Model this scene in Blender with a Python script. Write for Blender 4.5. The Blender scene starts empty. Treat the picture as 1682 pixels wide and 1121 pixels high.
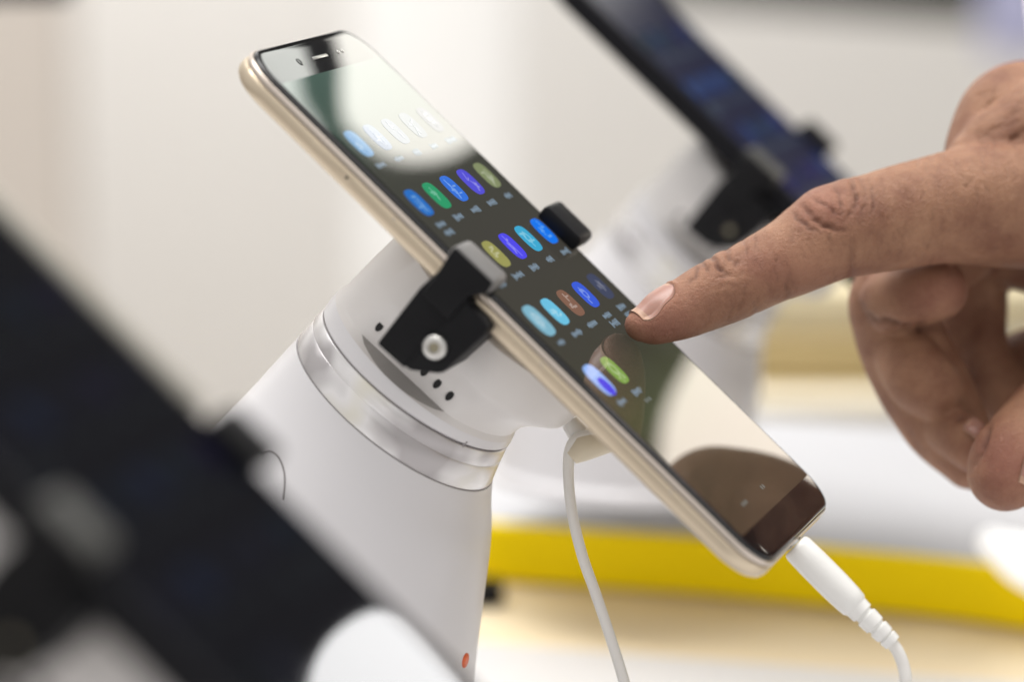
import bpy, bmesh, math, random
import numpy as np
from mathutils import Vector, Matrix
from mathutils.bvhtree import BVHTree
random.seed(7); rng = np.random.default_rng(7)
S = 0.01                                   # all shapes below are written in centimetres
SC = bpy.context.scene

# ------------------------------------------------------------------ camera
PITCH = math.radians(15); CAMH = 35.4
F = 6360.0; CX, CY = 841.0, 560.5
Xv = np.array([1., 0, 0]); Uv = np.array([0, math.sin(PITCH), math.cos(PITCH)]); Fv = np.array([0, math.cos(PITCH), -math.sin(PITCH)])
CAMP = np.array([0, 0, CAMH])
cam = bpy.data.cameras.new('camera'); camo = bpy.data.objects.new('camera', cam)
SC.collection.objects.link(camo); SC.camera = camo
camo.location = CAMP * S; camo.rotation_euler = (math.radians(90) - PITCH, 0, 0)
cam.sensor_width = 36; cam.lens = 36 * F / 1682.0
cam.clip_start = 0.02; cam.clip_end = 60
cam.dof.use_dof = True; cam.dof.focus_distance = 0.846; cam.dof.aperture_fstop = 5.9; cam.dof.aperture_blades = 0

# ------------------------------------------------------------------ room light (indoor: no sun, no sky)
W = bpy.data.worlds.new('World'); SC.world = W; W.use_nodes = True
nt = W.node_tree; bg = nt.nodes['Background']
tc = nt.nodes.new('ShaderNodeTexCoord'); sx = nt.nodes.new('ShaderNodeSeparateXYZ'); rp = nt.nodes.new('ShaderNodeValToRGB')
mr = nt.nodes.new('ShaderNodeMapRange'); mr.inputs[1].default_value = -1; mr.inputs[2].default_value = 1
nt.links.new(tc.outputs['Generated'], sx.inputs[0]); nt.links.new(sx.outputs['Z'], mr.inputs[0]); nt.links.new(mr.outputs[0], rp.inputs[0])
rp.color_ramp.elements[0].color = (.15, .135, .12, 1); rp.color_ramp.elements[1].color = (1.02, 1.0, 1.0, 1)
e = rp.color_ramp.elements.new(.5); e.color = (.70, .68, .665, 1)
nt.links.new(rp.outputs[0], bg.inputs[0]); bg.inputs[1].default_value = 1.0
SC.view_settings.view_transform = 'Standard'; SC.view_settings.look = 'None'; SC.view_settings.exposure = 0; SC.view_settings.gamma = 1

def area(name, loc, target, size, power, col=(1, .97, .92)):
    l = bpy.data.lights.new(name, 'AREA'); l.shape = 'SQUARE'; l.size = size; l.energy = power; l.color = col
    o = bpy.data.objects.new(name, l); SC.collection.objects.link(o); o.location = np.array(loc) * S
    o.rotation_euler = (Vector(target) - Vector(loc)).to_track_quat('-Z', 'Y').to_euler(); return o
wl = area('wall_lamp', (-60, 205, 215), (-10, 300, 0), 2.2, 60, (1, .995, .99)); wl.data.spread = math.radians(120)  # unseen fill light added to brighten the back wall
area('ceiling_softbox', (22, 118, 190), (5, 95, 12), 1.5, 25)

# ------------------------------------------------------------------ helpers
def P(px, py, Z):
    """point seen at photo pixel px,py at depth Z (cm), in world cm"""
    return CAMP + Z * Fv + (px - CX) * Z / F * Xv - (py - CY) * Z / F * Uv
def cam2world(v): return CAMP + v[0] * Xv - v[1] * Uv + v[2] * Fv
def lin(r, g, b):
    f = lambda c: ((c / 255 + .055) / 1.055) ** 2.4 if c > 10 else c / 255 / 12.92
    return (f(r), f(g), f(b), 1)
def tag(o, label=None, cat=None, group=None, kind=None):
    for k, v in (('label', label), ('category', cat), ('group', group), ('kind', kind)):
        if v: o[k] = v
    return o
def link(o, parent=None):
    SC.collection.objects.link(o)
    if parent: o.parent = parent
    return o
def mesh(name, V, Fc, mat, parent=None, smooth=True, sharp=None, mats=None, fm=None):
    me = bpy.data.meshes.new(name); me.from_pydata([tuple(np.asarray(v) * S) for v in V], [], [tuple(int(i) for i in f) for f in Fc])
    me.validate()
    for m in (mats or [mat]): me.materials.append(m)
    if fm is not None:
        for p, i in zip(me.polygons, fm): p.material_index = i
    if smooth:
        for p in me.polygons: p.use_smooth = True
        if sharp: me.set_sharp_from_angle(angle=math.radians(sharp))
    me.update()
    return link(bpy.data.objects.new(name, me), parent)
def empty(name, M=None, loc=None):
    o = bpy.data.objects.new(name, None); o.empty_display_size = .02; link(o)
    if M is not None: o.matrix_world = M
    if loc is not None: o.location = np.asarray(loc) * S
    return o
def bmout(bm, name, mat, parent, sharp=35, smooth=True):
    bmesh.ops.recalc_face_normals(bm, faces=bm.faces)
    V = [np.array(v.co) for v in bm.verts]; bm.verts.index_update(); Fc = [[v.index for v in f.verts] for f in bm.faces]; bm.free()
    return mesh(name, V, Fc, mat, parent, smooth, sharp)
def addbox(bm, x0, x1, y0, y1, z0, z1, r=0, seg=2, M=None):
    b = bmesh.new(); bmesh.ops.create_cube(b, size=1)
    for v in b.verts:
        v.co = Vector(((x0 + x1) / 2 + v.co.x * (x1 - x0), (y0 + y1) / 2 + v.co.y * (y1 - y0), (z0 + z1) / 2 + v.co.z * (z1 - z0)))
    if r > 0: bmesh.ops.bevel(b, geom=list(b.edges), offset=r, segments=seg, profile=.5, affect='EDGES')
    if M is not None: bmesh.ops.transform(b, matrix=M, verts=b.verts)
    t = bpy.data.meshes.new('t'); b.to_mesh(t); b.free(); bm.from_mesh(t); bpy.data.meshes.remove(t)
def box(name, mat, parent, *a, r=.05, seg=2, M=None):
    bm = bmesh.new(); addbox(bm, *a, r=r, seg=seg, M=M); return bmout(bm, name, mat, parent)
def prism(name, mat, parent, outline, x0, x1, r=.05, axis=0, sharp=35):
    """extrude a 2-D outline (list of pairs) along the given local axis"""
    bm = bmesh.new()
    def pt(a, b, c):
        return {0: (c, a, b), 1: (a, c, b), 2: (a, b, c)}[axis]
    vs = [bm.verts.new(pt(a, b, x0)) for a, b in outline]; f = bm.faces.new(vs)
    ex = bmesh.ops.extrude_face_region(bm, geom=[f]); nv = [g for g in ex['geom'] if isinstance(g, bmesh.types.BMVert)]
    d = [0, 0, 0]; d[axis] = x1 - x0; bmesh.ops.translate(bm, verts=nv, vec=d)
    if r > 0: bmesh.ops.bevel(bm, geom=list(bm.edges), offset=r, segments=2, profile=.5, affect='EDGES')
    return bmout(bm, name, mat, parent, sharp)
def loft(rings, cap0=True, cap1=True, closed=False):
    n = len(rings[0]); V = [p for r in rings for p in r]; Fc = []
    for i in range(len(rings) - 1):
        for j in range(n):
            a, b = i * n + j, i * n + (j + 1) % n
            Fc.append((a, b, b + n, a + n))
    if cap0: Fc.append(tuple(range(n))[::-1])
    if cap1: Fc.append(tuple((len(rings) - 1) * n + j for j in range(n)))
    return V, Fc
def rrect(hx, hy, r, z, cx=0, cy=0, seg=10):
    o = []
    for qx, qy, a0 in ((1, 1, 0), (-1, 1, 90), (-1, -1, 180), (1, -1, 270)):
        for k in range(seg + 1):
            a = math.radians(a0 + 90 * k / seg)
            o.append(np.array([cx + qx * (hx - r) + r * math.cos(a), cy + qy * (hy - r) + r * math.sin(a), z]))
    return o
def catmull(pts, n):
    pts = np.asarray(pts, float); q = np.vstack([2 * pts[0] - pts[1], pts, 2 * pts[-1] - pts[-2]]); out = []
    for i in range(1, len(q) - 2):
        p0, p1, p2, p3 = q[i - 1], q[i], q[i + 1], q[i + 2]
        for k in range(n):
            t = k / n
            out.append(.5 * ((2 * p1) + (-p0 + p2) * t + (2 * p0 - 5 * p1 + 4 * p2 - p3) * t * t + (-p0 + 3 * p1 - 3 * p2 + p3) * t ** 3))
    out.append(q[-2]); return np.array(out)
def tube(pts, rad, seg=16, n=8, caps='round', squash=None):
    """pts (k,3), rad (k): smooth tube; returns V, F"""
    q = catmull(np.hstack([np.asarray(pts, float), np.asarray(rad, float)[:, None]]), n)
    c, r = q[:, :3], q[:, 3]
    t = np.gradient(c, axis=0); t /= np.linalg.norm(t, axis=1)[:, None]
    C, R, T = list(c), list(r), list(t)
    if caps == 'round':
        for sgn, idx in ((-1, 0), (1, -1)):
            ext = []
            for a in (25, 50, 70, 84):
                a = math.radians(a); ext.append((C[idx] + sgn * T[idx] * R[idx] * math.sin(a), R[idx] * math.cos(a), T[idx]))
            if sgn < 0:
                hd = ext[::-1]
            else: tl = ext
        C = [e_[0] for e_ in hd] + C + [e_[0] for e_ in tl]; R = [e_[1] for e_ in hd] + R + [e_[1] for e_ in tl]; T = [e_[2] for e_ in hd] + T + [e_[2] for e_ in tl]
    up = np.array([0.02, .03, 1.]); rings = []; u = None
    for i in range(len(C)):
        tt = T[i]
        if u is None: u = np.cross(tt, up)
        u = u - tt * (u @ tt); u /= np.linalg.norm(u); v = np.cross(tt, u)
        rings.append([C[i] + R[i] * (math.cos(a) * u + math.sin(a) * v) for a in np.linspace(0, 2 * math.pi, seg, endpoint=False)])
    return loft(rings)

# ------------------------------------------------------------------ materials
def mat(name, col, rough=.5, metal=0, bump=0, bscale=40, var=0, vscale=6, emis=None, estr=1, coat=0, ior=1.5, sss=0, ssr=(1, .3, .15), rvar=0, spec=.5):
    m = bpy.data.materials.new(name); m.use_nodes = True; t = m.node_tree; b = t.nodes['Principled BSDF']
    b.inputs['Base Color'].default_value = col; b.inputs['Roughness'].default_value = rough; b.inputs['Metallic'].default_value = metal
    b.inputs['IOR'].default_value = ior; b.inputs['Coat Weight'].default_value = coat; b.inputs['Coat Roughness'].default_value = .05
    b.inputs['Specular IOR Level'].default_value = spec
    if sss:
        b.inputs['Subsurface Weight'].default_value = sss; b.inputs['Subsurface Radius'].default_value = ssr; b.inputs['Subsurface Scale'].default_value = .002
    if emis: b.inputs['Emission Color'].default_value = emis; b.inputs['Emission Strength'].default_value = estr
    tcn = t.nodes.new('ShaderNodeTexCoord'); mp = t.nodes.new('ShaderNodeMapping'); mp.inputs['Scale'].default_value = (100, 100, 100)
    t.links.new(tcn.outputs['Object'], mp.inputs[0])
    def noise(sc, det=4):
        n_ = t.nodes.new('ShaderNodeTexNoise'); n_.inputs['Scale'].default_value = sc; n_.inputs['Detail'].default_value = det; t.links.new(mp.outputs[0], n_.inputs[0]); return n_
    if var:
        n_ = noise(vscale); mx = t.nodes.new('ShaderNodeMix'); mx.data_type = 'RGBA'
        mx.inputs[6].default_value = tuple(c * (1 - var) for c in col[:3]) + (1,); mx.inputs[7].default_value = tuple(min(1, c * (1 + var)) for c in col[:3]) + (1,)
        t.links.new(n_.outputs[0], mx.inputs[0]); t.links.new(mx.outputs[2], b.inputs['Base Color'])
    if rvar:
        n_ = noise(vscale * 2); mr_ = t.nodes.new('ShaderNodeMapRange'); mr_.inputs[3].default_value = max(0, rough - rvar); mr_.inputs[4].default_value = rough + rvar
        t.links.new(n_.outputs[0], mr_.inputs[0]); t.links.new(mr_.outputs[0], b.inputs['Roughness'])
    if bump:
        n_ = noise(bscale, 6); bp = t.nodes.new('ShaderNodeBump'); bp.inputs['Strength'].default_value = bump; bp.inputs['Distance'].default_value = .0005
        t.links.new(n_.outputs[0], bp.inputs['Height']); t.links.new(bp.outputs[0], b.inputs['Normal'])
    return m
M_white = mat('white_plastic', (  .655, .642, .65, 1), .32, bump=.03, bscale=1.2)
M_whiteb = mat('white_plastic_head', (.655, .63, .61, 1), .42, bump=.05, bscale=10, var=.02, vscale=.8)
M_ledge = mat('grey_plastic', (.30, .285, .27, 1), .5, bump=.05)  # shade of the ledge painted in as a darker grey
M_black = mat('black_clamp_metal', (.006, .006, .007, 1), .5, bump=.12, bscale=25, rvar=.1, spec=.16)
M_blackm = mat('black_lip_metal', (.16, .155, .15, 1), .5, bump=.1, bscale=25, rvar=.08)  # clamp metal with the lip's highlight painted in as grey
M_lipdark = mat('dark_lip_metal', (.06, .06, .055, 1), .5)  # weaker painted highlight for the neighbours' lips
M_hole = mat('dark_hole', (.01, .01, .01, 1), .8)
M_gold = mat('champagne_metal', (.59, .50, .375, 1), .38, metal=.92, bump=.03, bscale=30, rvar=.05, var=.04, vscale=1.2)
M_chamf = mat('champagne_chamfer', (.60, .53, .46, 1), .28, metal=.9)
M_line = mat('antenna_line', (.50, .43, .34, 1), .5)
M_groove = mat('frame_seam', (.30, .26, .23, 1), .5)
M_bgframe = mat('black_phone_frame', (.008, .008, .010, 1), .6, metal=.0, spec=.1)
M_steel = mat('screw_steel', (.62, .61, .58, 1), .28, metal=1, bump=.1, bscale=30)
M_glass = mat('black_glass', (.006, .006, .007, 1), .035, ior=1.52)
M_seam = mat('seam_line', (.26, .24, .24, 1), .6)
M_cable = mat('white_cable_rubber', (.72, .70, .66, 1), .45, bump=.08, bscale=30)
M_plug = mat('white_plug_plastic', (.74, .73, .70, 1), .35, bump=.05, bscale=15, var=.03, vscale=3)
M_plugtan = mat('ivory_plug', (.62, .55, .42, 1), .5)
M_nail = mat('fingernail', (.35, .175, .13, 1), .36, sss=.2, coat=.1, bump=.08, bscale=25, var=.05, vscale=5)
M_nailtip = mat('nail_tip', (.42, .25, .17, 1), .45)
M_orange = mat('orange_sticker', (.85, .16, .05, 1), .5)
M_olive = mat('olive_cloth', (.030, .034, .022, 1), .9, bump=.5, bscale=20, var=.2)

def band_mat():
    """brushed silver collar: worn clear-plated ring with darker smudges and one yellow one"""
    m = mat('silver_collar', (.74, .73, .73, 1), .24, metal=.35, bump=.05, bscale=6)
    t = m.node_tree; b = t.nodes['Principled BSDF']; mp = [n for n in t.nodes if n.type == 'MAPPING'][0]
    n1 = t.nodes.new('ShaderNodeTexNoise'); n1.inputs['Scale'].default_value = .55; n1.inputs['Detail'].default_value = 2; t.links.new(mp.outputs[0], n1.inputs[0])
    r = t.nodes.new('ShaderNodeValToRGB'); r.color_ramp.elements[0].position = .36; r.color_ramp.elements[0].color = (.42, .40, .40, 1); r.color_ramp.elements[1].position = .52; r.color_ramp.elements[1].color = (.78, .765, .76, 1)
    e = r.color_ramp.elements.new(.66); e.color = (.74, .71, .60, 1)
    t.links.new(n1.outputs[0], r.inputs[0]); t.links.new(r.outputs[0], b.inputs['Base Color']); return m
M_band = band_mat()

def skin_mat():
    m = bpy.data.materials.new('skin'); m.use_nodes = True; t = m.node_tree; b = t.nodes['Principled BSDF']
    N = t.nodes.new; L = t.links.new
    tcn = N('ShaderNodeTexCoord'); mp = N('ShaderNodeMapping'); mp.inputs['Scale'].default_value = (100, 100, 100); L(tcn.outputs['Object'], mp.inputs[0])
    n1 = N('ShaderNodeTexNoise'); n1.inputs['Scale'].default_value = .9; n1.inputs['Detail'].default_value = 5; n1.inputs['Roughness'].default_value = .6; L(mp.outputs[0], n1.inputs[0])
    r = N('ShaderNodeValToRGB'); r.color_ramp.elements[0].position = .33; r.color_ramp.elements[0].color = (.215, .096, .057, 1); r.color_ramp.elements[1].position = .68; r.color_ramp.elements[1].color = (.36, .192, .113, 1)
    L(n1.outputs[0], r.inputs[0])
    n2 = N('ShaderNodeTexNoise'); n2.inputs['Scale'].default_value = 9; n2.inputs['Detail'].default_value = 4; L(mp.outputs[0], n2.inputs[0])
    mx = N('ShaderNodeMix'); mx.data_type = 'RGBA'; mx.blend_type = 'MULTIPLY'; mx.inputs[0].default_value = .2
    r2 = N('ShaderNodeValToRGB'); r2.color_ramp.elements[0].position = .3; r2.color_ramp.elements[0].color = (.62, .5, .46, 1); r2.color_ramp.elements[1].position = .6; r2.color_ramp.elements[1].color = (1, 1, 1, 1)
    L(n2.outputs[0], r2.inputs[0]); L(r.outputs[0], mx.inputs[6]); L(r2.outputs[0], mx.inputs[7])
    at = N('ShaderNodeAttribute'); at.attribute_name = 'redness'      # pinker fingertip and knuckles, darker creases
    mx2 = N('ShaderNodeMix'); mx2.data_type = 'RGBA'; mx2.inputs[7].default_value = (.37, .14, .11, 1); L(at.outputs['Fac'], mx2.inputs[0]); L(mx.outputs[2], mx2.inputs[6])
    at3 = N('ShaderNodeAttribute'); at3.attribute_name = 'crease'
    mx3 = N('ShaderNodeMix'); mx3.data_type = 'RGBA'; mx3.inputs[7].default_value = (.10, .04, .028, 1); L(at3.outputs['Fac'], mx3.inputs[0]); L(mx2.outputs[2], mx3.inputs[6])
    L(mx3.outputs[2], b.inputs['Base Color'])
    v = N('ShaderNodeTexVoronoi'); v.feature = 'DISTANCE_TO_EDGE'; v.inputs['Scale'].default_value = 11
    n3 = N('ShaderNodeTexNoise'); n3.inputs['Scale'].default_value = 4; L(mp.outputs[0], n3.inputs[0])
    vm = N('ShaderNodeVectorMath'); vm.operation = 'ADD'; L(mp.outputs[0], vm.inputs[0]); L(n3.outputs['Color'], vm.inputs[1]); L(vm.outputs[0], v.inputs[0])
    cl = N('ShaderNodeMath'); cl.operation = 'MINIMUM'; cl.inputs[1].default_value = .10; L(v.outputs['Distance'], cl.inputs[0])
    n4 = N('ShaderNodeTexNoise'); n4.inputs['Scale'].default_value = 14; n4.inputs['Detail'].default_value = 5; L(mp.outputs[0], n4.inputs[0])
    ad = N('ShaderNodeMath'); ad.operation = 'MULTIPLY_ADD'; ad.inputs[1].default_value = 3.0; L(cl.outputs[0], ad.inputs[0]); L(n4.outputs[0], ad.inputs[2])
    bp = N('ShaderNodeBump'); bp.inputs['Strength'].default_value = .55; bp.inputs['Distance'].default_value = .0006; L(ad.outputs[0], bp.inputs['Height']); L(bp.outputs[0], b.inputs['Normal'])
    b.inputs['Roughness'].default_value = .52; b.inputs['Subsurface Weight'].default_value = .12; b.inputs['Subsurface Radius'].default_value = (1, .35, .2); b.inputs['Subsurface Scale'].default_value = .0025
    b.inputs['Specular IOR Level'].default_value = .3
    return m
M_skin = skin_mat()

# ------------------------------------------------------------------ the phone's own frame: x to its right edge, y to its top, z out of the screen
Bc = np.array([[0.2705908, -0.70937618, 0.65081952], [-0.15264899, -0.69910271, -0.69853682], [0.95051507, 0.08967069, -0.29745632]])
Bw = np.stack([Bc[0, i] * Xv - Bc[1, i] * Uv + Bc[2, i] * Fv for i in range(3)], 1)
def frame(O, rot=None):
    Ow = cam2world(np.array(O, float)); R = Bw if rot is None else Bw @ rot
    M = Matrix([[*R[i], Ow[i] * S] for i in range(3)] + [[0, 0, 0, 1]]); return M, R, Ow
O_main = (0.89768383, -1.18976064, 84.0)
M_main, R_main, Ow_main = frame(O_main)
def to_local(p): return R_main.T @ (np.asarray(p) - Ow_main)
def mirrored(px, py, Zv):
    """real place of what the main screen mirrors at photo pixel px,py, seen at depth Zv"""
    p = P(px, py, Zv); n = R_main[:, 2]; return p - 2 * ((p - Ow_main) @ n) * n

# ------------------------------------------------------------------ setting: table, counter, walls
def polyslab(name, mat_, pts, thick, parent=None, r=0.0, direc=None):
    """solid slab from a planar outline of world points, pushed back by thick along direc"""
    pts = [np.asarray(p, float) for p in pts]; d = np.asarray(direc, float) * thick
    V = pts + [p + d for p in pts]; n = len(pts)
    Fc = [tuple(range(n)), tuple(range(n, 2 * n))[::-1]] + [(i, i + n, (i + 1) % n + n, (i + 1) % n) for i in range(n)]
    bm = bmesh.new(); vs = [bm.verts.new(v) for v in V]
    for f in Fc: bm.faces.new([vs[i] for i in f])
    if r: bmesh.ops.bevel(bm, geom=list(bm.edges), offset=r, segments=2, profile=.5, affect='EDGES')
    return bmout(bm, name, mat_, parent)
M_table = mat('white_laminate', (.66, .655, .665, 1), .35, var=.03, vscale=.3, bump=.02)
M_counter = mat('white_counter_top', (.49, .49, .505, 1), .4, var=.03, vscale=.15)
M_yellow = mat('yellow_lacquer', (.93, .70, .0, 1), .6, var=.03, vscale=.4, spec=.15)
def wood_mat():
    m = mat('pale_wood', (.64, .52, .33, 1), .5); t = m.node_tree; b = t.nodes['Principled BSDF']
    mp = [n for n in t.nodes if n.type == 'MAPPING'][0]; mp.inputs['Scale'].default_value = (12, 12, 160)
    n = t.nodes.new('ShaderNodeTexNoise'); n.inputs['Scale'].default_value = 1.4; n.inputs['Detail'].default_value = 5; t.links.new(mp.outputs[0], n.inputs[0])
    r = t.nodes.new('ShaderNodeValToRGB'); r.color_ramp.elements[0].position = .35; r.color_ramp.elements[0].color = (.82, .67, .41, 1); r.color_ramp.elements[1].position = .65; r.color_ramp.elements[1].color = (.90, .78, .54, 1)
    t.links.new(n.outputs[0], r.inputs[0]); t.links.new(r.outputs[0], b.inputs['Base Color']); return m
M_wood = wood_mat()
M_wood2 = mat('birch_ledge', (.76, .635, .43, 1), .5, var=.05, vscale=.15)
def on_plane(px, py, z):
    d = P(px, py, 1.) - CAMP; return CAMP + d * ((z - CAMH) / d[2])
# near table the stands are screwed to: its far edge slants away below the yellow counter
e0, e1 = on_plane(500, 1030, 0), on_plane(1800, 1126, 0)
dirv = (e1 - e0) / np.linalg.norm(e1 - e0)
a, b_ = e0 - dirv * 45, e1 + dirv * 45
nt_ = polyslab('table', M_table, [a, b_, b_ + np.array([0, -75, 0]), a + np.array([0, -75, 0])], 3, direc=(0, 0, -1), r=.25)
tag(nt_, 'white table top, its far edge slanting along the bottom below the yellow counter', 'table')
# far counter: yellow front edge in a long curve, white top, wooden front
tops = [(560, 852), (793, 861), (1144, 884), (1380, 905), (1500, 916), (1582, 925), (1682, 939), (1800, 958), (1950, 990)]
zt = 1.7
front = [on_plane(x, y, zt) for x, y in tops]
front = front + [front[-1] + np.array([10, -14, 0])]
counter = empty('counter', loc=front[3] * [1, 1, 0]); tag(counter, 'white counter with a thick yellow edge and pale wooden front behind the phone', 'counter')
def cmesh(o):   # keep world shape under the counter's empty
    o.parent = counter; o.matrix_parent_inverse = counter.matrix_world.inverted(); return o
bpy.context.view_layer.update()
back = [p + np.array([0, 60, 0]) for p in front]
def strip(name, m, zA, zB, push, depth):
    V = []; n = len(front)
    for p in front: V += [p * [1, 1, 0] + np.array([0, -push, zA]), p * [1, 1, 0] + np.array([0, -push, zB]), p * [1, 1, 0] + np.array([0, depth, zB]), p * [1, 1, 0] + np.array([0, depth, zA])]
    Fc = []
    for i in range(n - 1):
        for j in range(4): Fc.append((4 * i + j, 4 * i + (j + 1) % 4, 4 * i + 4 + (j + 1) % 4, 4 * i + 4 + j))
    Fc += [(0, 1, 2, 3), tuple(4 * (n - 1) + j for j in (3, 2, 1, 0))]
    bm = bmesh.new(); vs = [bm.verts.new(v) for v in V]
    for f in Fc: bm.faces.new([vs[i] for i in f])
    return cmesh(bmout(bm, name, m, None, 30))
strip('counter_top', M_counter, zt + .02, zt - .55, -.25, 13)
strip('yellow_edge', M_yellow, zt, zt - 1.62, .15, 2.2)
strip('wood_front', M_wood, zt - 1.63, zt - 14, -.6, 3)
# back wall
M_wall = mat('cream_wall', (.82, .81, .79, 1), .8, var=.025, vscale=.03)
M_wallw = mat('white_wall_panel', (.80, .79, .775, 1), .7, var=.02, vscale=.03)
M_wallt = mat('taupe_wall_panel', (.50, .455, .41, 1), .8, var=.03, vscale=.04)
M_wallg = mat('pale_grey_panel', (.755, .75, .735, 1), .8, var=.02, vscale=.04)
M_lilac = mat('lilac_panel', (.42, .43, .62, 1), .7)
YW = 300.
def wx(px): return (px - CX) * YW / F * 1.035
def wallbox(name, px0, px1, m, y, z0=-75, z1=150, t=2.0, kind='structure'):
    o = box(name, m, None, wx(px0), wx(px1), y, y + t, z0, z1, r=.3); tag(o, kind=kind); return o
wallbox('wall', -9000, 9000, M_wall, YW + 4, t=6)
fl = mesh('floor', [(-450, -300, -75.2), (450, -300, -75.2), (450, 320, -75.2), (-450, 320, -75.2)], [(0, 1, 2, 3)], mat('floor_vinyl', (.33, .29, .24, 1), .5, var=.08, vscale=.05)); tag(fl, kind='structure')
def far(name, label, cat, px0, px1, py0, py1, Z, depth, m, r=.3, grp=None, extra=None):
    p0, p1 = P(px0, py1, Z), P(px1, py0, Z)
    o = box(name, m, None, p0[0], p1[0], p0[1], p0[1] + depth, p0[2], p1[2], r=r)
    return tag(o, label, cat, grp)
far('wall_panel', 'taupe wall panel at the far left of the background', 'wall panel', -900, 190, -1500, 2600, 275, 3, M_wallt)
far('wall_panel', 'narrow pale grey wall panel behind the upper half of the phone', 'wall panel', 610, 850, -1500, 2600, 280, 2, M_wallg)
far('wall_panel', 'lilac panel in the top right corner of the background', 'wall panel', 1615, 1900, -400, 90, 220, 2, M_lilac)
far('shelf', 'dark shelf edge at the top left corner', 'shelf', -500, 118, -60, 6, 128, 5, mat('dark_shelf', (.05, .05, .055, 1), .5))

lg_ = polyslab('wood_ledge', M_wood2, [np.array(q, float) for q in ((-4, 70, -.06), (60, 70, -.06), (60, 111, -.06), (-4, 111, -.06))], 2, direc=(0, 0, -1)); cmesh(lg_)
# boxes standing on the far counter
M_tan = mat('tan_cardboard', (.44, .335, .155, 1), .7, var=.06, vscale=.2)
M_cream = mat('cream_card', (.72, .63, .42, 1), .7, var=.04, vscale=.2)
far('box', 'tan box behind the finger, on the far counter', 'box', 1222, 1560, 558, 650, 140, 14, M_tan)
far('box', 'cream box on top of the tan box, seen under the finger', 'box', 1215, 1760, 462, 556, 140, 12, M_cream)
far('tray', 'cream tray under the tan box', 'tray', 1130, 1700, 652, 684, 139, 16, mat('cream_tray', (.78, .72, .58, 1), .5))
far('post', 'pale grey green post below the bent fingers', 'post', 1484, 1514, 735, 858, 122, 2, mat('sage_plastic', (.62, .62, .53, 1), .5))
V, Fc = tube([P(1630, 893, 106.5), P(1690, 925, 106), P(1800, 968, 105)], [.42, .75, .85], 20, 6)
_ml = mat('lamp_white', (.85, .85, .85, 1), .4, emis=(1, 1, .98, 1), estr=.5)  # glow stands in for a bright highlight on the counter
tag(mesh('counter_lamp', V, Fc, _ml, None), 'glowing white lamp lying on the counter edge at the right border', 'lamp')
pb = on_plane(792, 992, 0); bkc = box('cable_clip', M_black, None, pb[0] - 1.2, pb[0] + .62, pb[1] - .3, pb[1] + .7, -.06, .62, r=.2)
tag(bkc, 'small black cable clip peeking out behind the white stand', 'clip')

# ------------------------------------------------------------------ light panels and an unseen dark board added for the screens to mirror
rdir = np.array([.381, -.415, .826]); rw = rdir[0] * Xv - rdir[1] * Uv + rdir[2] * Fv; rw /= np.linalg.norm(rw)
bc = Ow_main + rw * 150
bu = np.cross(rw, [0, 0, 1]); bu /= np.linalg.norm(bu); bv = np.cross(bu, rw)
brd = polyslab('dark_board', mat('dark_board_cloth', (.016, .017, .013, 1), .95, bump=.3, bscale=3), [bc + bu * x * 62 + bv * y * 52 for x, y in ((-1, -1), (1, -1), (1, 1), (-1, 1))], 3, direc=rw)
tag(brd, 'large dark board mirrored as the dark middle of the screen', 'board')
def lightpanel(name, label, outline, Zv, rad, col):
    m = bpy.data.materials.new('lamp_' + name); m.use_nodes = True; b = m.node_tree.nodes['Principled BSDF']
    b.inputs['Base Color'].default_value = (.8, .8, .8, 1); b.inputs['Emission Color'].default_value = col; b.inputs['Emission Strength'].default_value = rad
    pts = [mirrored(x, y, Zv) for x, y in outline]
    o = polyslab(name, m, pts, 1.2, direc=rw); return tag(o, label, 'lamp', 'light panels mirrored in the screen')
def plate(outline, Zv, col, root):  # unseen black plate added behind a panel to darken the reflection beside it
    m = mat('lamp_frame', (.1, .1, .1, 1), .6, emis=col, estr=1) if 0 else mat('lamp_frame', (.012, .012, .012, 1), .8); o = polyslab('lamp_frame', m, [mirrored(x, y, Zv) for x, y in outline], 1.0, direc=rw)  # lamp_frame: added black plate that darkens the reflection, not part of a lamp
    o.parent = root; return o
def arc(pts, n=6): return [tuple(q) for q in catmull(pts, n)]
lp1 = lightpanel('light_panel', 'tall rounded light panel, mirrored bright white at the upper right of the screen', arc([(562, -60), (560, 60), (562, 180), (585, 222), (640, 258), (705, 262), (765, 240), (850, 170)]) + [(980, 60), (980, -60)], 114, 3.0, (1, .97, .88, 1))
lightpanel('light_panel', 'small light panel, mirrored dimmer at the upper left corner of the screen', [(330, 40), (480, 40), (484, 110), (492, 160), (522, 210), (522, 260), (330, 260)], 111, 2.3, (.97, 1, .93, 1))
lp2 = lightpanel('light_panel', 'warm light panel, mirrored at the lower end of the screen', arc([(1185, 520), (1140, 590), (1108, 650), (1092, 700), (1084, 780)]) + [(1084, 980), (1430, 980), (1430, 520)], 118, 3.1, (1, .885, .75, 1))

plate([(470, 20), (640, 20), (640, 240), (560, 262), (470, 262)], 114.5, (.16, .30, .22, 1), lp1)
plate(arc([(1160, 520), (1100, 590), (1070, 650), (1058, 700), (1052, 800)]) + [(1052, 980), (1300, 980), (1300, 520)], 121.5, (.26, .36, .10, 1), lp2)
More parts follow.
